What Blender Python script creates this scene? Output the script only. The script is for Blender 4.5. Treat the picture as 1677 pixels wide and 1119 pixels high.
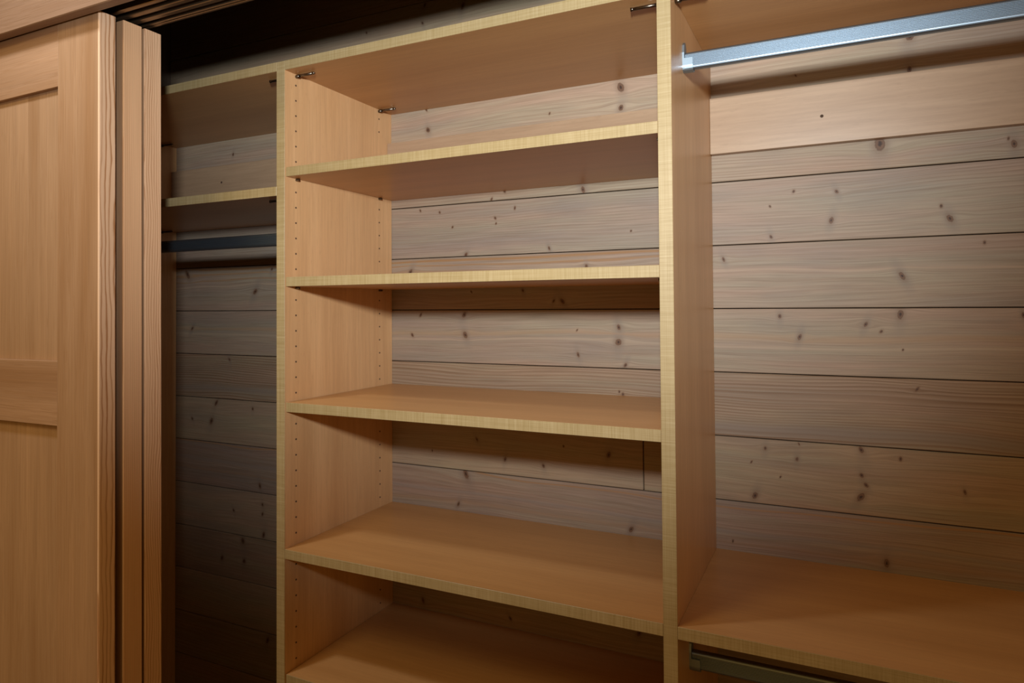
import bpy, bmesh, math, random
from mathutils import Vector, Matrix

# ------------------------------------------------------------------ clear
for o in list(bpy.data.objects): bpy.data.objects.remove(o, do_unlink=True)
S = bpy.context.scene
COL = S.collection
Z0 = 1530.0                      # height of the lens above the floor, mm

def W(x, y, z):                  # millimetres relative to the lens height -> metres
    return Vector((x / 1000.0, y / 1000.0, (z + Z0) / 1000.0))

# ------------------------------------------------------------------ camera
yaw, pitch, roll = math.radians(-25.6023), math.radians(1.1331), math.radians(-0.3886)
right = Vector((math.cos(yaw), -math.sin(yaw), 0)); fwd = Vector((math.sin(yaw), math.cos(yaw), 0))
up = Vector((0, 0, 1))
f2 = fwd * math.cos(pitch) + up * math.sin(pitch)
u2 = -fwd * math.sin(pitch) + up * math.cos(pitch)
r3 = right * math.cos(roll) + u2 * math.sin(roll)
u3 = u2 * math.cos(roll) - right * math.sin(roll)
cam_d = bpy.data.cameras.new('camera'); cam = bpy.data.objects.new('camera', cam_d); COL.objects.link(cam)
m = Matrix((r3, u3, -f2)).transposed().to_4x4(); m.translation = W(1034.649, -1043.3385, 0)
cam.matrix_world = m
cam_d.sensor_fit = 'HORIZONTAL'; cam_d.sensor_width = 36.0
cam_d.lens = 36.0 * 1110.4736 / 1677.0
cam_d.shift_x = 0.0
cam_d.shift_y = -(559.5 - 479.6653) / 1677.0
cam_d.clip_start = 0.02
S.camera = cam

# ------------------------------------------------------------------ exposure, world, lights
S.view_settings.view_transform = 'Standard'; S.view_settings.look = 'None'
S.view_settings.gamma = 1.0; S.view_settings.use_curve_mapping = False
S.view_settings.exposure = 0.0
world = bpy.data.worlds.new('world'); S.world = world; world.use_nodes = True
bg = world.node_tree.nodes['Background']
bg.inputs[0].default_value = (1.0, 0.53, 0.13, 1); bg.inputs[1].default_value = 0.325

def look_at(o, p):
    d = (p - o.location).normalized(); o.rotation_euler = d.to_track_quat('-Z', 'Y').to_euler()

# the photographer's flash, just behind and above the lens
fl = bpy.data.lights.new('flash', 'SPOT'); flo = bpy.data.objects.new('flash', fl); COL.objects.link(flo)
flo.location = W(1035, -1163, 260); look_at(flo, W(395, 370, 497))
fl.energy = 134.0; fl.color = (0.855, 0.94, 1.0); fl.shadow_soft_size = 0.045
fl.spot_size = math.radians(87); fl.spot_blend = 1.0
# ceiling lamp in front of the doors, then an added fill lamp
def ceiling_or_fill_lamp(x, y, energy, size, col):
    l = bpy.data.lights.new('ceiling_or_fill_light', 'AREA'); o = bpy.data.objects.new('ceiling_or_fill_light', l); COL.objects.link(o)
    l.shape = 'DISK'; l.size = size; l.energy = energy; l.color = col
    o.location = W(x, y, 1000); look_at(o, W(x, y, 0))
ceiling_or_fill_lamp(-260, -690, 8.2, .14, (.80, .90, 1.0))
ceiling_or_fill_lamp(-100, -1400, 11.5, .70, (1.0, .86, .50))  # unseen warm fill, added to brighten the door fronts

# ------------------------------------------------------------------ materials
def new_mat(name):
    mt = bpy.data.materials.new(name); mt.use_nodes = True
    nt = mt.node_tree; nt.nodes.clear()
    out = nt.nodes.new('ShaderNodeOutputMaterial'); b = nt.nodes.new('ShaderNodeBsdfPrincipled')
    nt.links.new(b.outputs[0], out.inputs[0])
    return mt, nt, b

class NB:                                         # tiny node-building helper
    def __init__(s, nt): s.nt = nt
    def n(s, t, **kw):
        nd = s.nt.nodes.new(t)
        for k, v in kw.items(): setattr(nd, k, v)
        return nd
    def put(s, sock, v):
        if hasattr(v, 'is_linked') or isinstance(v, bpy.types.NodeSocket): s.nt.links.new(v, sock)
        else: sock.default_value = v
    def math(s, op, a, b=None, c=None, clamp=False):
        nd = s.n('ShaderNodeMath', operation=op); nd.use_clamp = clamp
        s.put(nd.inputs[0], a)
        if b is not None: s.put(nd.inputs[1], b)
        if c is not None: s.put(nd.inputs[2], c)
        return nd.outputs[0]
    def vmath(s, op, a, b=None):
        nd = s.n('ShaderNodeVectorMath', operation=op); s.put(nd.inputs[0], a)
        if b is not None: s.put(nd.inputs[1], b)
        return nd.outputs[1] if op == 'LENGTH' else nd.outputs[0]
    def noise(s, vec, scale, detail=3, rough=0.5):
        nd = s.n('ShaderNodeTexNoise'); s.put(nd.inputs['Vector'], vec)
        nd.inputs['Scale'].default_value = scale; nd.inputs['Detail'].default_value = detail
        nd.inputs['Roughness'].default_value = rough
        return nd.outputs[0]
    def ramp(s, fac, stops):
        nd = s.n('ShaderNodeValToRGB'); s.put(nd.inputs[0], fac); e = nd.color_ramp.elements
        while len(e) < len(stops): e.new(0.5)
        for q, (p, c) in zip(e, stops): q.position = p; q.color = (c[0], c[1], c[2], 1)
        return nd.outputs[0]
    def mix(s, fac, a, b, mode='MIX'):
        nd = s.n('ShaderNodeMix', data_type='RGBA', blend_type=mode)
        s.put(nd.inputs['Factor'], fac)
        s.put(nd.inputs[6], a if not isinstance(a, tuple) else (*a[:3], 1)); s.put(nd.inputs[7], b if not isinstance(b, tuple) else (*b[:3], 1))
        return nd.outputs[2]
    def comb(s, x, y, z):
        nd = s.n('ShaderNodeCombineXYZ')
        for i, v in enumerate((x, y, z)): s.put(nd.inputs[i], v)
        return nd.outputs[0]
    def maprange(s, v, a, b, c, d, mode='LINEAR'):
        nd = s.n('ShaderNodeMapRange', interpolation_type=mode)
        for i, q in enumerate((v, a, b, c, d)): s.put(nd.inputs[i], q)
        return nd.outputs[0]
    def bump(s, h, strength, dist, bsdf):
        nd = s.n('ShaderNodeBump'); nd.inputs['Strength'].default_value = strength
        nd.inputs['Distance'].default_value = dist; s.put(nd.inputs['Height'], h)
        s.nt.links.new(nd.outputs[0], bsdf.inputs['Normal'])

def obj_coords(B, rnd=True):
    tc = B.n('ShaderNodeTexCoord').outputs['Object']
    if not rnd: return tc
    oi = B.n('ShaderNodeObjectInfo').outputs['Random']
    sh = B.comb(B.math('MULTIPLY', oi, 37.1), B.math('MULTIPLY', oi, 13.7), B.math('MULTIPLY', oi, 71.3))
    return B.vmath('ADD', tc, sh)

def maple(name, base, dark, light, axis, rough, amp=1.0):
    """satin maple laminate; axis = direction the grain runs"""
    mt, nt, b = new_mat(name); B = NB(nt)
    P = obj_coords(B)
    st = {'x': (0.7, 14, 14), 'z': (14, 14, 0.7)}[axis]
    fine = B.noise(B.vmath('MULTIPLY', P, tuple(s * 3.2 for s in st)), 4.0, 4, .6)
    broad = B.noise(B.vmath('MULTIPLY', P, tuple(s * 0.35 for s in st)), 3.0, 3, .55)
    fl_ = B.noise(B.vmath('MULTIPLY', P, {'x': (60, 260, 260), 'z': (260, 260, 60)}[axis]), 1.0, 1, .5)
    c = B.ramp(broad, [(0.3, dark), (0.52, base), (0.75, light)])
    c = B.mix(B.maprange(fine, .35, .75, 0.0, 0.42 * amp), c, tuple(v * .72 for v in dark))
    c = B.mix(B.maprange(fl_, .62, .8, 0.0, 0.22 * amp), c, tuple(v * .7 for v in dark))
    nt.links.new(c, b.inputs['Base Color'])
    b.inputs['Roughness'].default_value = rough
    b.inputs['Specular IOR Level'].default_value = 0.45
    return mt

MAPLE_Z = maple('maple_vertical_grain', (0.644, 0.369, 0.171), (0.574, 0.314, 0.139), (0.700, 0.415, 0.201), 'z', .36)
MAPLE_X = maple('maple_horizontal_grain', (0.497, 0.250, 0.090), (0.441, 0.215, 0.073), (0.531, 0.275, 0.101), 'x', .33, .7)  # same laminate as the uprights; their difference in light is put into the tone
MAPLE_C = maple('pale_maple_cleat', (.405, .262, .158), (.355, .22, .125), (.445, .295, .18), 'x', .36)

def edge_mat(name, axis):
    mt, nt, b = new_mat(name); B = NB(nt); P = obj_coords(B)
    a = B.noise(B.vmath('MULTIPLY', P, {'x': (7, 500, 900), 'z': (900, 500, 7)}[axis]), 1.0, 3, .6)
    k = B.noise(B.vmath('MULTIPLY', P, {'x': (420, 300, 12), 'z': (12, 300, 420)}[axis]), 1.0, 2, .6)
    l = B.noise(B.vmath('MULTIPLY', P, {'x': (9, 3, 3), 'z': (3, 3, 9)}[axis]), 1.0, 2, .5)
    h = B.math('ADD', B.math('MULTIPLY', a, .5), B.math('MULTIPLY', k, .5))
    c = B.ramp(h, [(.36, (0.275, 0.188, 0.078)), (.52, (0.339, 0.241, 0.114)), (.66, (0.390, 0.290, 0.152))])
    c = B.mix(B.maprange(l, .35, .7, 0, .22), c, (0.256, 0.185, 0.080))
    nt.links.new(c, b.inputs['Base Color']); b.inputs['Roughness'].default_value = .45
    return mt
EDGE_X = edge_mat('yellow_edge_band_along', 'x'); EDGE_Z = edge_mat('yellow_edge_band_upright', 'z')

KNOTS = [(1110,294,9.0),(1312,272,5.2),(1304,282,2.1),(1161,484,6.7),(1159,424,4.5),(969,442,1.8),(1027,158,4.6),(1217,150,5.4),(1204,173,2.2),(1037,212,3.5),(920,132,3.6),(962,218,2.4),(919,192,1.8),(1142,50,5.5),(1267,105,2.1),(934,-23,3.6),(969,-63,4.1),(1082,-38,3.9),(1138,-20,6.1),(1107,-51,2.2),(1141,-84,1.7),(1320,-21,3.1),(1162,-154,2.7),(904,-281,3.6),(965,-268,1.7),(961,-297,3.5),(1071,-270,5.6),(1071,-317,3.9),(1078,-334,3.4),(1069,-357,5.6),(1134,-281,2.7),(1231,-330,3.2),(878,-310,1.8),(931,-334,1.8),(884,-375,4.8),(1109,-472,5.5),(841,-470,1.8),(830,91,3.7),(131,436,5.3),(126,487,3.0),(621,470,7.3),(621,426,6.0),(455,435,2.1),(533,256,6.1),(340,268,2.9),(306,252,2.9),(315,207,2.9),(317,194,2.2),(451,130,3.4),(199,192,2.2),(640,159,2.0),(366,227,2.8),(107,238,2.3),(163,230,2.2),(236,124,4.4),(77,86,5.3),(539,87,3.4),(250,35,2.2),(385,36,3.5),(461,11,3.4),(482,10,5.5),(107,-20,3.0),(230,-20,5.8),(233,-68,5.8),(82,-70,3.0),(516,-54,2.0),(611,-47,5.2),(610,-79,6.5),(518,-108,4.0),(625,-128,3.9),(611,-185,2.0),(619,-190,2.6),(263,-314,3.6),(139,-351,2.2),(337,-354,4.2),(433,-360,4.1),(482,-312,2.0),(586,-322,5.9),(233,-398,8.7),(212,-472,4.4),(634,-475,5.1),(111,-718,5.2),(348,-717,3.5),(649,-690,5.1),(231,725,5.9),(116,705,3.1),(-56,712,2.4),(123,749,4.6),(-533,444,3.5),(-722,101,9.2),(-447,46,6.9),(-384,108,3.4),(-701,-60,4.6),(-547,-148,3.5),(-600,-276,6.2),(-620,-330,7.1),(-456,-285,3.4),(-700,-328,3.6),(-428,-498,5.9),(-418,-549,4.2),(-418,-575,4.2),(-414,-632,6.8),(-529,-578,3.5),(-575,-720,5.2),(-488,-716,5.1),(-493,-660,6.9),(-400,-920,6.7)]

def plank_mat(name, x0, x1, za, zb, tone, lines, seed, streaks=()):
    """white-washed spruce board: grain bends round its knots; coordinates are metres in the board's own space"""
    rnd = random.Random(seed); freq, lstr = lines
    mt, nt, b = new_mat(name); B = NB(nt)
    P = B.n('ShaderNodeTexCoord').outputs['Object']
    sep = B.n('ShaderNodeSeparateXYZ'); B.put(sep.inputs[0], P)
    x, z = sep.outputs[0], sep.outputs[2]
    ks = [k for k in KNOTS if x0 <= k[0] <= x1 and za < k[1] < zb]
    warp = None; dmin = None; smin = None
    for (kx, kz, kr) in ks:
        r = kr / 1000.0
        d = B.vmath('SUBTRACT', P, (kx / 1000, 0, (kz - (za + zb) / 2) / 1000))
        q = B.vmath('LENGTH', B.vmath('MULTIPLY', d, (1 / (10 * r), 0, 1 / (4.0 * r))))
        fo = B.maprange(q, 0, 1, 1, 0, 'SMOOTHSTEP')
        s2 = B.n('ShaderNodeSeparateXYZ'); B.put(s2.inputs[0], d)
        w_ = B.math('MULTIPLY', B.math('MULTIPLY', fo, s2.outputs[2]), -0.8)
        warp = w_ if warp is None else B.math('ADD', warp, w_)
        el = rnd.uniform(.62, .95), rnd.uniform(.95, 1.3)
        rk = r * (.6 if kr < 3.2 else 1.0)
        sh = rnd.uniform(-.5, .5)
        dr = B.vmath('ADD', d, B.comb(B.math('MULTIPLY', s2.outputs[2], sh), 0.0, 0.0))
        dk = B.vmath('LENGTH', B.vmath('MULTIPLY', dr, (1 / (rk * el[0]), 0, 1 / (rk * el[1]))))
        if kr < 3.2: dk = B.math('MULTIPLY', dk, .5)
        dmin = dk if dmin is None else B.math('MINIMUM', dmin, dk)
        if kr > 3.0:
            sm = B.vmath('LENGTH', B.vmath('MULTIPLY', dr, (1 / (3.2 * r), 0, 1 / (8.5 * r))))
            smin = sm if smin is None else B.math('MINIMUM', smin, sm)
    ox, oz = rnd.uniform(0, 50), rnd.uniform(0, 50)
    wob = B.noise(B.comb(B.math('MULTIPLY_ADD', x, 1.7, ox), 0.0, B.math('MULTIPLY_ADD', z, 9.0, oz)), 1.0, 2, .5)
    v = B.math('MULTIPLY_ADD', B.math('SUBTRACT', wob, .5), 0.045, z)
    if warp is not None: v = B.math('ADD', v, warp)
    fr = B.noise(B.comb(B.math('MULTIPLY_ADD', x, .5, oz), 7.0, B.math('MULTIPLY_ADD', v, 22.0, ox)), 1.0, 1, .5)
    rg = B.math('FRACT', B.math('ADD', B.math('MULTIPLY', v, float(freq)), B.math('MULTIPLY', fr, 5.0)))
    ln = B.math('MULTIPLY', B.maprange(rg, .2, .84, 0, 1, 'SMOOTHSTEP'), B.maprange(rg, .87, 1.0, 1, 0))
    g2 = B.noise(B.comb(B.math('MULTIPLY_ADD', x, 7, ox), 2.0, B.math('MULTIPLY_ADD', v, 420.0, oz)), 1.0, 3, .6)
    g3 = B.noise(B.comb(B.math('MULTIPLY_ADD', x, 1.0, oz), 3.0, B.math('MULTIPLY_ADD', v, 18.0, ox)), 1.0, 2, .5)
    g4 = B.noise(B.comb(B.math('MULTIPLY_ADD', x, 2.0, ox), 8.0, B.math('MULTIPLY_ADD', v, 30.0, ox)), 1.0, 2, .5)
    blot = B.noise(B.comb(B.math('MULTIPLY_ADD', x, 4.5, oz), 4.0, B.math('MULTIPLY_ADD', z, 13.0, ox)), 1.0, 3, .55)
    lmod = B.noise(B.comb(B.math('MULTIPLY_ADD', x, 2.5, oz), 6.0, B.math('MULTIPLY_ADD', v, 20.0, oz)), 1.0, 2, .5)
    t0, t1, t2 = tone
    dk_ = (t0 * .64, t1 * .53, t2 * .43); grey = (t0 * .72, t1 * .775, t2 * .87)
    c = B.mix(B.maprange(g4, .36, .64, 0, 1), (t0 * 1.07, t1 * .98, t2 * .93), (t0 * .98, t1 * 1.05, t2 * .98))
    c = B.mix(B.maprange(g3, .46, .72, 0, .6), c, grey)
    c = B.mix(B.maprange(blot, .5, .75, 0, .5), c, grey)
    c = B.mix(B.math('MULTIPLY', B.math('MULTIPLY', ln, B.maprange(lmod, .3, .65, .35, 1)), lstr), c, dk_)
    c = B.mix(B.maprange(g2, .40, .72, 0, .42), c, tuple(q * .6 for q in dk_))
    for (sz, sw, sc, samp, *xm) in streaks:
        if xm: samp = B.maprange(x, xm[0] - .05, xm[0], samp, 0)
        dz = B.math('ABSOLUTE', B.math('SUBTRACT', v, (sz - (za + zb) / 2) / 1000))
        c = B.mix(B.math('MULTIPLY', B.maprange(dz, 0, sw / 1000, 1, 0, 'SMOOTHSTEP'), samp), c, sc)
    if smin is not None:
        c = B.mix(B.math('MULTIPLY', B.maprange(smin, .15, 1, 1, 0, 'SMOOTHSTEP'), B.maprange(g4, .3, .7, .25, .6)), c, (t0 * .62, t1 * .65, t2 * .70))
    if dmin is not None:
        jag = B.noise(B.vmath('MULTIPLY', P, (300, 1, 300)), 1.0, 2, .6)
        dm = B.math('MULTIPLY_ADD', B.math('SUBTRACT', jag, .5), .6, dmin)
        c = B.mix(B.maprange(dm, .9, 2.6, .45, 0, 'SMOOTHSTEP'), c, (t0 * .62, t1 * .50, t2 * .40))
        c = B.mix(B.maprange(dm, .95, 1.2, .9, 0), c, (.115, .058, .032))
        c = B.mix(B.maprange(dm, .66, .92, 1, 0), c, (.155, .08, .045))
        c = B.mix(B.maprange(dm, .25, .62, 1, 0), c, (.05, .024, .015))
    nt.links.new(c, b.inputs['Base Color'])
    b.inputs['Roughness'].default_value = .6; b.inputs['Specular IOR Level'].default_value = .3
    B.bump(B.math('ADD', g2, B.math('MULTIPLY', ln, .3)), .2, .0008, b)
    return mt

def fir(name, axis, bold, base, line, rough=.5, freq=1.0):
    """clear fir; axis = grain direction; bold = strength of the flat-sawn growth lines"""
    mt, nt, b = new_mat(name); B = NB(nt)
    P = obj_coords(B)
    st = {'x': (1, 60, 60), 'z': (60, 60, 1)}[axis]
    wl = {'x': (3, 5, 5), 'z': (5, 5, 3)}[axis]
    wob = B.n('ShaderNodeTexNoise'); B.put(wob.inputs['Vector'], B.vmath('MULTIPLY', P, wl)); wob.inputs['Scale'].default_value = 1.6
    wob.inputs['Detail'].default_value = 3
    amp = .016 if bold > .5 else .006
    Q = B.vmath('ADD', P, B.vmath('MULTIPLY', B.vmath('SUBTRACT', wob.outputs['Color'], (.5, .5, .5)), (amp, amp, amp)))
    ring = B.noise(B.vmath('MULTIPLY', Q, tuple(s * 2.4 * freq for s in st)), 1.0, 1.0, .4)
    fine = B.noise(B.vmath('MULTIPLY', Q, tuple(s * 9 for s in {'x': (.5, 60, 60), 'z': (60, 60, .5)}[axis])), 1.0, 3, .6)
    broad = B.noise(B.vmath('MULTIPLY', P, {'x': (.8, 10, 10), 'z': (10, 10, .8)}[axis]), 1.5, 3, .5)
    lt = tuple(min(1, c * 1.14) for c in base); dk = (base[0] * .8, base[1] * .72, base[2] * .62)
    c = B.ramp(broad, [(.3, dk), (.5, base), (.72, lt)])
    r = B.math('FRACT', B.math('MULTIPLY', ring, 6.0 if bold > .5 else 9.0))
    rl = B.math('MULTIPLY', B.maprange(r, .35, .86, 0, 1, 'SMOOTHSTEP'), B.maprange(r, .9, 1.0, 1, 0))
    c = B.mix(B.math('MULTIPLY', rl, bold), c, line)
    c = B.mix(B.maprange(fine, .42, .75, 0, .38), c, tuple(v * .62 for v in dk))
    nt.links.new(c, b.inputs['Base Color']); b.inputs['Roughness'].default_value = rough
    b.inputs['Specular IOR Level'].default_value = .35
    B.bump(fine, .12, .0005, b)
    return mt
FIR_Z = fir('fir_upright', 'z', .28, (0.411, 0.238, 0.131), (0.287, 0.138, 0.053))
FIR_X = fir('fir_crosswise', 'x', .28, (0.411, 0.238, 0.137), (0.287, 0.138, 0.053))
FIR_P = fir('fir_panel', 'z', .22, (0.421, 0.249, 0.139), (0.297, 0.144, 0.057))
def fir_edge(name, base, line, freq, wav, strength, kfreq):
    """flat-sawn door edge: a few distinct growth lines wandering up the board (across = object Y, along = Z)"""
    mt, nt, b = new_mat(name); B = NB(nt); P = obj_coords(B)
    sp = B.n('ShaderNodeSeparateXYZ'); B.put(sp.inputs[0], P)
    y, z = sp.outputs[1], sp.outputs[2]
    w1 = B.noise(B.comb(B.math('MULTIPLY', y, 14.0), 0.0, B.math('MULTIPLY', z, kfreq)), 1.0, 2, .5)
    w2 = B.noise(B.comb(B.math('MULTIPLY', y, 60.0), 5.0, B.math('MULTIPLY', z, kfreq * 4)), 1.0, 2, .5)
    v = B.math('ADD', y, B.math('ADD', B.math('MULTIPLY', B.math('SUBTRACT', w1, .5), wav), B.math('MULTIPLY', B.math('SUBTRACT', w2, .5), wav * .22)))
    r = B.math('FRACT', B.math('MULTIPLY', v, freq))
    ln = B.math('MULTIPLY', B.maprange(r, .45, .86, 0, 1, 'SMOOTHSTEP'), B.maprange(r, .88, .99, 1, 0))
    vary = B.noise(B.comb(B.math('MULTIPLY', v, 45.0), 9.0, B.math('MULTIPLY', z, 1.5)), 1.0, 1, .5)
    ln = B.math('MULTIPLY', ln, B.maprange(vary, .35, .6, .35, 1.0))
    fine = B.noise(B.vmath('MULTIPLY', P, (600, 600, 7)), 1.0, 3, .6)
    c = B.mix(B.math('MULTIPLY', ln, strength), base, line)
    c = B.mix(B.maprange(fine, .4, .75, 0, .25), c, tuple(q * .62 for q in base))
    nt.links.new(c, b.inputs['Base Color']); b.inputs['Roughness'].default_value = .5
    b.inputs['Specular IOR Level'].default_value = .35
    return mt
FIR_E = fir_edge('fir_flat_sawn_edge', (0.80, 0.52, 0.33), (0.40, 0.165, 0.055), 120, .026, 1.0, 4.0)
FIR_E2 = fir_edge('fir_straight_edge', (0.74, 0.44, 0.245), (0.42, 0.185, 0.07), 270, .009, .65, 2.5)
FIR_E3 = fir_edge('fir_wavy_edge', (0.74, 0.455, 0.27), (0.40, 0.17, 0.065), 190, .026, .85, 3.5)
FIR_H = fir('fir_header', 'x', .3, (0.274, 0.157, 0.094), (0.183, 0.087, 0.036))

def metal(name, col, rough, metallic=1.0, var=.1):
    mt, nt, b = new_mat(name); B = NB(nt); P = obj_coords(B)
    n = B.noise(B.vmath('MULTIPLY', P, (6, 400, 400)), 1.0, 2, .5)
    c = B.mix(B.maprange(n, .3, .7, 0, var), col, tuple(v * .6 for v in col))
    nt.links.new(c, b.inputs['Base Color']); b.inputs['Metallic'].default_value = metallic
    b.inputs['Roughness'].default_value = rough
    return mt
ALU = metal('satin_aluminium', (.27, .33, .385), .44)
CAST = metal('cast_bracket_metal', (.34, .42, .48), .45)
STEEL = metal('dark_steel_pin', (.16, .13, .10), .30)
TRACKM = metal('bronze_track', (.34, .24, .15), .42)
TRACKD = metal('dark_track_channel', (.03, .028, .026), .6, .5)
DARK = metal('hole_darkness', (.06, .03, .015), .9, 0.0)
def plain(name, col, rough, sc=20):
    mt, nt, b = new_mat(name); B = NB(nt)
    n = B.noise(B.n('ShaderNodeTexCoord').outputs['Object'], sc, 4, .6)
    c = B.mix(B.maprange(n, .3, .7, 0, .25), col, tuple(v * .75 for v in col))
    nt.links.new(c, b.inputs['Base Color']); b.inputs['Roughness'].default_value = rough
    return mt
BACKING = plain('dark_backing', (.02, .014, .01), .9)
FLOORM = plain('dark_floor', (.10, .06, .035), .6, 6)
CEILM = plain('dark_wood_ceiling', (.16, .11, .075), .8, 6)

# ------------------------------------------------------------------ geometry helpers (mm in, metres out)
def box(bm, x0, x1, y0, y1, z0, z1, bev=0.0, seg=1, only=None):
    g = bmesh.ops.create_cube(bm, size=1.0)['verts']
    for v in g:
        v.co = Vector(((x0 + (v.co.x + .5) * (x1 - x0)) / 1000, (y0 + (v.co.y + .5) * (y1 - y0)) / 1000, (z0 + (v.co.z + .5) * (z1 - z0)) / 1000))
    if bev > 0:
        es = [e for e in bm.edges if all(v in g for v in e.verts)]
        if only: es = [e for e in es if only(e)]
        bmesh.ops.bevel(bm, geom=es, offset=bev / 1000, segments=seg, affect='EDGES', profile=.5)
    return bm

def link(name, bm, mat, parent=None, loc=None, smooth=False):
    me = bpy.data.meshes.new(name); bmesh.ops.recalc_face_normals(bm, faces=bm.faces); bm.to_mesh(me); bm.free()
    me.materials.append(mat)
    if smooth:
        for p in me.polygons: p.use_smooth = True
    o = bpy.data.objects.new(name, me); COL.objects.link(o)
    if parent is not None: o.parent = parent
    if loc is not None: o.location = loc
    return o

def bx(name, mat, x0, x1, y0, y1, z0, z1, parent=None, bev=0.0, seg=1, origin=None, only=None):
    """box in closet millimetres; origin (mm) = where the parent's own origin stands"""
    ox, oy, oz = origin if origin else (0, 0, -Z0)
    return link(name, box(bmesh.new(), x0 - ox, x1 - ox, y0 - oy, y1 - oy, z0 - oz, z1 - oz, bev, seg, only), mat, parent)

def empty(name, x, y, z):
    e = bpy.data.objects.new(name, None); COL.objects.link(e); e.location = W(x, y, z); e.empty_display_size = .05
    return e

def tag(o, label=None, cat=None, group=None, kind=None):
    for k, v in (('label', label), ('category', cat), ('group', group), ('kind', kind)):
        if v: o[k] = v
    return o

# ------------------------------------------------------------------ measured layout (mm)
D = 369.8                        # depth from panel fronts to the planks
T = 19.05                        # board thickness
TV = 21.7                        # upright thickness as seen
XL, XA, XB, XC = -770.0, 0.0, 787.6, 1590.0     # left end panel's inner face, two dividers, right end panel
A1, B1 = XA + TV, XB + TV
z1, z2, z3, z4, z5, z6 = 506.3, 287.4, 62.4, -192.6, -488.0, -739.0
zl2, zr = 249.2, -488.2
BOT, TOP = -Z0, 506.3

# ------------------------------------------------------------------ room shell
tag(bx('floor', FLOORM, -1700, 2500, -2600, 420, -Z0 - 40, -Z0), kind='structure')
tag(bx('ceiling', CEILM, -1700, 2500, -300, 420, 1010, 1050), kind='structure')
tag(bx('wall_left', CEILM, -1700, -800, -290, 420, -Z0, 1010), kind='structure')
tag(bx('wall_right', CEILM, 1620, 2500, -290, 420, -Z0, 1010), kind='structure')

wall = tag(bx('wall_back', BACKING, -800, 1620, D + 12, D + 50, -Z0, 1010), kind='structure')
PP, G0 = 127.6, 247.5
tones = [(.50, .38, .265), (.46, .345, .24), (.52, .40, .275), (.47, .365, .265), (.50, .36, .24), (.455, .36, .265)]
rr = random.Random(4)
def plank(x0, x1, za, zb, i, st=(), tone=None, lines=None):
    tone = tone or tones[i % 6]; tone = (tone[0] * .68, tone[1] * .65, tone[2] * .65)
    st = [(a, b, (c[0] * .68, c[1] * .63, c[2] * .61), *d) for a, b, c, *d in st]
    zc = (za + zb) / 2
    mt = plank_mat('whitewashed_spruce', x0, x1, za, zb, tone, lines or ((120, .3), (90, .4), (140, .25), (100, .5), (110, .3), (130, .4))[i % 6], 100 + i * 7 + int(x0), st)
    o = link('plank', box(bmesh.new(), x0, x1, D, D + 12, za - zc + .9, zb - zc - .9, 1.1), mat=mt, parent=wall, loc=(0, 0, (zc + Z0) / 1000))
    # lightly uneven boards
    o.location.y += rr.uniform(-.0006, .0006)
    return o
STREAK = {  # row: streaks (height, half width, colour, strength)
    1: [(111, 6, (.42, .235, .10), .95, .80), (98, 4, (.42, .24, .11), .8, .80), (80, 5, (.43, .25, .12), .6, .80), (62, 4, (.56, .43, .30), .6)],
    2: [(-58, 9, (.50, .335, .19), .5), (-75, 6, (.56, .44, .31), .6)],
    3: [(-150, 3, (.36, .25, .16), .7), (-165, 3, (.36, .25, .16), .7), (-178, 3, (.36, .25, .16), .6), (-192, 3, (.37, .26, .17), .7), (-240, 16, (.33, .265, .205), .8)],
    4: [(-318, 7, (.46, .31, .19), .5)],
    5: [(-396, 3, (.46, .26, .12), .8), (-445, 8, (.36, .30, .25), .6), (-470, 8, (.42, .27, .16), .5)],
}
ROWTONE = {-3: (.46, .36, .28), -2: (.60, .465, .335), -1: (.50, .385, .28), 0: (.47, .375, .285), 1: (.475, .365, .27), 2: (.475, .365, .265), 3: (.455, .33, .225), 4: (.50, .38, .265), 5: (.455, .335, .25)}  # row under the top shelf lightened to make up for missing light
ROWLINE = {0: (150, .34), 1: (95, .34), 2: (120, .22), 3: (150, 1.0), 4: (80, .2), 5: (75, .35)}
for n in range(-6, 14):
    zb, za = G0 - PP * n, G0 - PP * (n + 1)
    if n == -6: zb = 1009
    if za < -Z0: za = -Z0 + 1
    if zb - za < 5: continue
    r = n - 0
    st = STREAK.get(r, ())
    i = n + 6
    if n == 4:
        plank(-799, 661, za, zb, i, (), (.50, .375, .25), (80, .2))
        plank(663, 1619, za, zb, i + 20, (), (.475, .35, .23), (90, .25))
    else:
        plank(-799, 1619, za, zb, i, st, ROWTONE.get(n), ROWLINE.get(n))

# ------------------------------------------------------------------ header and sliding track
hd = bx('trim_1', FIR_H, -799, 1619, -294, -274, 534, 900, bev=1.5)
tag(hd, 'plain fir header board running above the sliding doors', None, None, 'structure')
hw = bx('trim_2', CEILM, -799, 1619, -294, -138, 900, 1009); tag(hw, kind='structure')
tk = empty('sliding_door_track', 0, -205, 590)
tag(tk, 'dark multi channel metal track above the sliding fir doors', 'track')
O_ = (0, -205, 590)
bx('top_plate', TRACKD, -799, 1619, -273, -142, 600, 603, tk, origin=O_)
for ya, yb in ((-273, -268), (-238, -229), (-217, -206.5), (-194, -183.5), (-173, -168), (-166, -160)):
    bx('track_rail', TRACKM, -799, 1619, ya, yb, 548, 600, tk, bev=1.2, origin=O_)
bx('back_wall', TRACKD, -799, 1619, -146, -142, 585, 600, tk, origin=O_)
bl = bx('trim_3', CEILM, -799, 1619, -273, -142, 603, 900); tag(bl, kind='structure')

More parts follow.
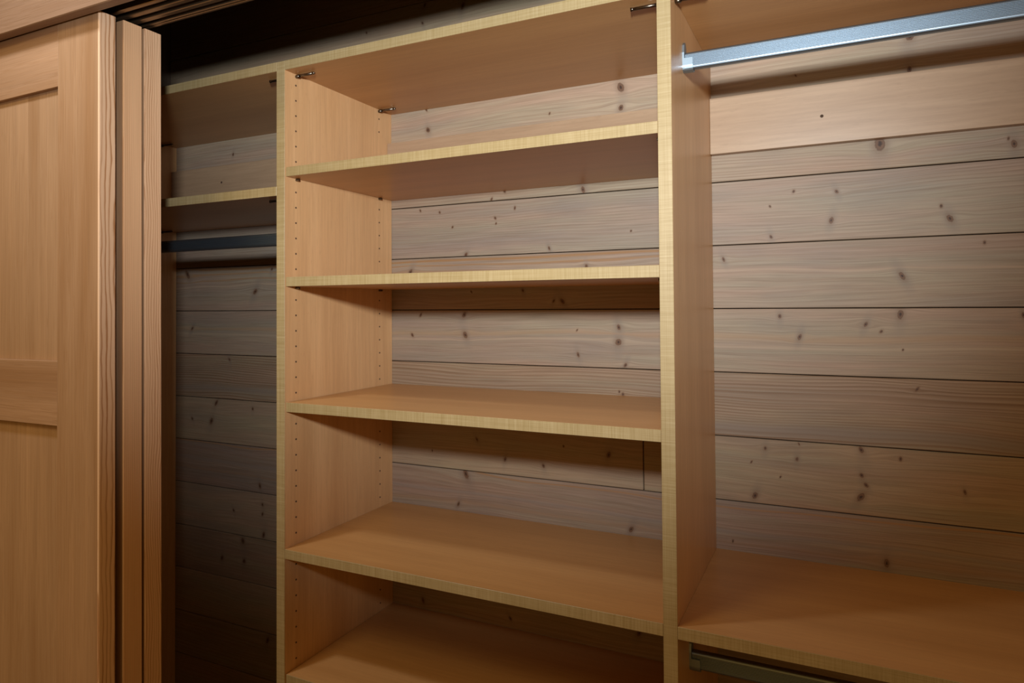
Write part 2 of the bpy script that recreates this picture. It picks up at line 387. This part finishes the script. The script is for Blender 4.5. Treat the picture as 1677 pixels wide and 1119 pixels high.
# ------------------------------------------------------------------ three stacked sliding doors
def door(name, label, y0, y1, xe, edge_mat_, round_mm):
    """frame-and-panel sliding door, its right edge at x = xe"""
    zt, zb_, wd, sw = 540, -1515, 620, 121
    e = empty(name, xe, (y0 + y1) / 2, zt); O = (xe, (y0 + y1) / 2, zt)
    tag(e, label, None, 'sliding closet doors', 'structure')
    x0 = xe - wd
    ew = 3.0
    # right stile: a flat-sawn edge strip carries the bold grain
    bx('stile', FIR_Z, xe - sw, xe - ew, y0, y1, zb_, zt, e, origin=O)
    fr = lambda ed: abs(ed.verts[0].co.z - ed.verts[1].co.z) > 1 and max(v.co.x for v in ed.verts) > -.001
    s = bx('edge_strip', edge_mat_, xe - ew, xe, y0, y1, zb_, zt, e, bev=round_mm, seg=3, origin=O, only=fr)
    s['label'] = 'paler door edge with wavy growth lines'
    bx('stile', FIR_Z, x0, x0 + sw, y0, y1, zb_, zt, e, bev=1.5, origin=O)
    for a, b_ in ((420, zt), (-217, -96), (-1515, -1300)):
        bx('rail', FIR_X, x0 + sw, xe - sw, y0, y1, a, b_, e, bev=.8, origin=O)
    # recessed panels glued up from upright strips
    for (a, b_, edges) in ((-96, 420, [x0 + sw, -560, -432, -394, -330, xe - sw]), (-1300, -217, [x0 + sw, -600, -520, -395, -314, xe - sw])):
        edges = [q + (xe + 161) if x0 + sw < q < xe - sw else q for q in edges]
        for p, q in zip(edges, edges[1:]):
            bx('panel_strip', FIR_P, p, q, y0 + 9, y1 - 9, a, b_, e, bev=.25, origin=O)
    e.rotation_euler.y = math.radians(-.36)
    return e
door('door_1', 'front fir sliding door with shaker rails, nearest the room, at left edge', -268, -236, -161, FIR_E, 2.4)
door('door_2', 'middle fir sliding door of the stack, showing only its narrow edge', -222, -185, -160, FIR_E2, 1.0)
door('door_3', 'rearmost fir sliding door of the stack, closest to the shelves', -179, -144, -160, FIR_E3, 1.0)

# ------------------------------------------------------------------ the built-in organizer
org = empty('closet_organizer', 400, 180, -Z0); OO = (400, 180, -Z0)
tag(org, 'built-in maple closet organizer with uprights and fixed shelves against plank wall', 'closet organizer')

def upright(x0, x1, holes=(), lab=None):
    p = bx('upright', MAPLE_Z, x0, x1, 1.2, D - 1, BOT, TOP - .2, org, origin=OO)
    eb = bx('edge_band', EDGE_Z, x0, x1, 0, 1.2, BOT, TOP - .2, p, bev=.4, origin=OO); eb['label'] = 'yellower maple edge band'
    for side in holes:
        bm = bmesh.new()
        for yy in (32.3, 317.2):
            for k in range(-3, 62):
                zz = 463.9 - 32 * k
                if zz > 480 or zz < BOT + 60: continue
                if yy > 100 and abs(zz - 358) < 56: continue        # cleat corner
                xx = (x1 + .15) if side > 0 else (x0 - .15)
                mt_ = Matrix.Translation(((xx - OO[0]) / 1000, (yy - OO[1]) / 1000, (zz - OO[2]) / 1000)) @ Matrix.Rotation(math.pi / 2, 4, 'Y')
                bmesh.ops.create_cone(bm, cap_ends=True, segments=10, radius1=.0020, radius2=.0020, depth=.0005, matrix=mt_)  # dark surface disc, painting the shade inside a hole
        h = link('peg_holes', bm, DARK, p); h['kind'] = 'stuff'
    return p
upright(XL - T, XL)
upright(XA, A1, (1,))
upright(XB, B1, (-1,))
upright(XC, XC + T)

def fixed(x0, x1, zt, name='fixed_shelf'):
    p = bx(name, MAPLE_X, x0, x1, 1.2, D - 1.2, zt - T, zt, org, origin=OO)
    eb = bx('edge_band', EDGE_X, x0, x1, 0, 1.2, zt - T, zt, p, bev=.4, origin=OO); eb['label'] = 'yellower maple edge band'
    return p
for x0, x1 in ((XL + .3, XA - .3), (A1 + .3, XB - .3), (B1 + .3, XC - .3)):
    fixed(x0, x1, z1, 'top_shelf')
fixed(XL + .3, XA - .3, zl2)
fixed(A1 + .3, XB - .3, z5)
fixed(B1 + .3, XC - .3, zr)

# nailing cleats in front of the planks, with their screws
def screw(parent, x, z, y):
    bm = bmesh.new()
    bmesh.ops.create_cone(bm, cap_ends=True, segments=16, radius1=.0032, radius2=.0028, depth=.0016, matrix=Matrix.Rotation(math.pi / 2, 4, 'X'))
    bmesh.ops.create_cone(bm, cap_ends=True, segments=6, radius1=.0016, radius2=.0016, depth=.0028, matrix=Matrix.Rotation(math.pi / 2, 4, 'X'))
    o = link('screw', bm, DARK, parent); o.location = ((x - OO[0]) / 1000, (y - OO[1]) / 1000, (z - OO[2]) / 1000)
for x0, x1, zt, zb_, sx in ((XL + .4, XA - .4, 411, 299, ((-558, 362),)), (A1 + .4, XB - .4, 410, 299, ()), (B1 + .4, XC - .4, 414, 301.5, ((1014, 353), (1420, 353)))):
    c = bx('cleat', MAPLE_C, x0, x1, D - T, D - .9, zb_, zt, org, bev=.5, origin=OO)
    for px, pz in sx: screw(c, px, pz, D - T - .2)

# steel pins that lock the shelves to the uprights
def pin(x, y, z, sgn, ln=46):
    bm = bmesh.new()
    M = lambda cx, cy, cz: Matrix.Translation((cx / 1000, cy / 1000, cz / 1000)) @ Matrix.Rotation(math.pi / 2, 4, 'Y')
    bmesh.ops.create_cone(bm, cap_ends=True, segments=14, radius1=.0036, radius2=.0036, depth=.009, matrix=M(5 * sgn, 0, 0))
    bmesh.ops.create_cone(bm, cap_ends=True, segments=12, radius1=.0027, radius2=.0027, depth=ln / 1000, matrix=M(ln / 2 * sgn, 0, .6))
    bmesh.ops.create_cone(bm, cap_ends=True, segments=12, radius1=.0035, radius2=.0020, depth=.006, matrix=M((ln + 1) * sgn, 0, .6))
    o = link('locking_pin', bm, STEEL, org); o.location = ((x - OO[0]) / 1000, (y - OO[1]) / 1000, (z - OO[2]) / 1000)
    for p in o.data.polygons: p.use_smooth = len(p.vertices) == 4
for zt, spans in ((z1, ((XL, XA), (A1, XB), (B1, XC))), (zl2, ((XL, XA),)), (z5, ((A1, XB),)), (zr, ((B1, XC),))):
    for x0, x1 in spans:
        for yy in (33, 316):
            pin(x0 + .1, yy, zt - T - 4.7, 1); pin(x1 - .1, yy, zt - T - 4.7, -1)

# ------------------------------------------------------------------ loose adjustable shelves on pegs
def peg(x, y, z, sgn):
    bm = bmesh.new()
    bmesh.ops.create_cone(bm, cap_ends=True, segments=12, radius1=.0025, radius2=.0025, depth=.009, matrix=Matrix.Translation((.0045 * sgn, 0, 0)) @ Matrix.Rotation(math.pi / 2, 4, 'Y'))
    o = link('shelf_peg', bm, STEEL, org); o.location = ((x - OO[0]) / 1000, (y - OO[1]) / 1000, (z - OO[2]) / 1000)
def loose(zt, label):
    e = empty('adjustable_shelf', (A1 + XB) / 2, 180, zt - T); O = ((A1 + XB) / 2, 180, zt - T)
    tag(e, label, 'shelf', 'adjustable shelves in the centre bay')
    bx('board', MAPLE_X, A1 + 1, XB - 1, 4.2, D - 1.2 if zt < 200 else D - 1.2, zt - T, zt, e, origin=O)
    eb = bx('edge_band', EDGE_X, A1 + 1, XB - 1, 3, 4.2, zt - T, zt, e, bev=.4, origin=O); eb['label'] = 'yellower maple edge band'
    for yy in (33, 316):
        peg(A1 + .1, yy, zt - T - 2.6, 1); peg(XB - .1, yy, zt - T - 2.6, -1)
loose(z2, 'maple shelf in centre bay directly under the top shelf, pale cleat behind it')
loose(z3, 'maple shelf at eye level in centre bay, casting a golden shadow on the planks below')
loose(z4, 'third maple shelf down in the centre bay, just above the plank with a butt joint')
loose(z6, 'lowest visible maple shelf in centre bay, half in shadow at the bottom of the frame')

# ------------------------------------------------------------------ hanging rods
def stadium(hy, hz, rc=4.5, n=5, ribs=0, amp=0.0):
    """upright flat oval: half depth hy, half height hz, corners rc; the flat sides may carry fine ribs"""
    pts = []; s = hz - rc; t = hy - rc
    def side(sg, z_from, z_to):
        if not ribs: pts.append((sg * hy, z_from)); pts.append((sg * hy, z_to)); return
        for i in range(ribs):
            for f, a in ((.0, 0), (.22, amp), (.78, amp)):
                pts.append((sg * (hy + a), z_from + (z_to - z_from) * (i + f) / ribs))
        pts.append((sg * hy, z_to))
    def arc(cy, cz, a0, a1):
        for i in range(1, n): a = a0 + (a1 - a0) * i / n; pts.append((cy + rc * math.cos(a), cz + rc * math.sin(a)))
    P2 = math.pi / 2
    side(-1, -s, s); arc(-t, s, math.pi, P2); pts.append((-t, hz)); pts.append((t, hz)); arc(t, s, P2, 0)
    side(1, s, -s); arc(t, -s, 0, -P2); pts.append((t, -hz)); pts.append((-t, -hz)); arc(-t, -s, -P2, -math.pi)
    out = []
    for p in pts:
        if not out or (abs(p[0] - out[-1][0]) + abs(p[1] - out[-1][1])) > 1e-6: out.append(p)
    return out
def extrude(pts, x0, x1, bm=None):
    bm = bm or bmesh.new(); A = [bm.verts.new((x0 / 1000, p[0] / 1000, p[1] / 1000)) for p in pts]; Bv = [bm.verts.new((x1 / 1000, p[0] / 1000, p[1] / 1000)) for p in pts]
    n = len(pts)
    for i in range(n): bm.faces.new((A[i], A[(i + 1) % n], Bv[(i + 1) % n], Bv[i]))
    bm.faces.new(A); bm.faces.new(Bv[::-1])
    return bm
def bracket(e, x, sg):
    """end socket: a flange plate with a rounded ear above the rod and an open cup under it"""
    bm = bmesh.new()
    fl_ = [(-10, -6), (-10, 14), (-7.5, 27), (-4, 31.5), (0, 33), (4, 31.5), (7.5, 27), (10, 14), (10, -6)] + [(10 * math.cos(a), -8 - 10 * math.sin(a)) for a in [math.pi * i / 10 for i in range(11)]]
    extrude(fl_, x, x + sg * 3.2, bm)
    ro, ri = 10.4, 8.2
    outer = [(-ro, 4)] + [(ro * math.cos(a), -8 + ro * math.sin(a)) for a in [math.pi + math.pi * i / 12 for i in range(13)]] + [(ro, 4)]
    inner = [(ri, 4)] + [(ri * math.cos(a), -8 + ri * math.sin(a)) for a in [2 * math.pi - math.pi * i / 12 for i in range(13)]] + [(-ri, 4)]
    ring = outer + inner; n = len(outer)
    A = [bm.verts.new((x + sg * 3.2) / 1000 if k == 0 else q / 1000 for k, q in enumerate((0, p[0], p[1]))) for p in ring]
    Bv = [bm.verts.new((x + sg * 17) / 1000 if k == 0 else q / 1000 for k, q in enumerate((0, p[0], p[1]))) for p in ring]
    N = len(ring)
    for i in range(N): bm.faces.new((A[i], A[(i + 1) % N], Bv[(i + 1) % N], Bv[i]))
    for i in range(n - 1):
        j = N - 1 - i
        bm.faces.new((Bv[i], Bv[i + 1], Bv[j - 1], Bv[j])); bm.faces.new((A[i + 1], A[i], A[j], A[j - 1]))
    bmesh.ops.bevel(bm, geom=[ed for ed in bm.edges if len(ed.link_faces) == 2 and ed.calc_face_angle(0) > 1.2], offset=.0007, segments=2, affect='EDGES')
    return link('end_bracket', bm, CAST, e)
def rod(x0, x1, zc, label, group='oval hanging rods'):
    e = empty('hanging_rod', x0, 95, zc - 14.3); L = x1 - x0
    tag(e, label, 'hanging rod', group)
    bm = extrude([(p[0], p[1] + 14.3) for p in stadium(7, 14.3, 4.5, 5, 9, .6)], 4, L - 4)
    link('tube', bm, ALU, e)
    for x, sg in ((.1, 1), (L - .1, -1)):
        b_ = bracket(e, x, sg); b_.location.z = .0143
rod(B1, XC, 404.5, 'ribbed bluish silver hanging rod across the top of the right bay')
rod(B1, XC, -579, 'ribbed hanging rod in shadow under the low shelf of the right bay')
rod(XL, XA, 152, 'dark shaded hanging rod in the narrow left bay beside the door edges')
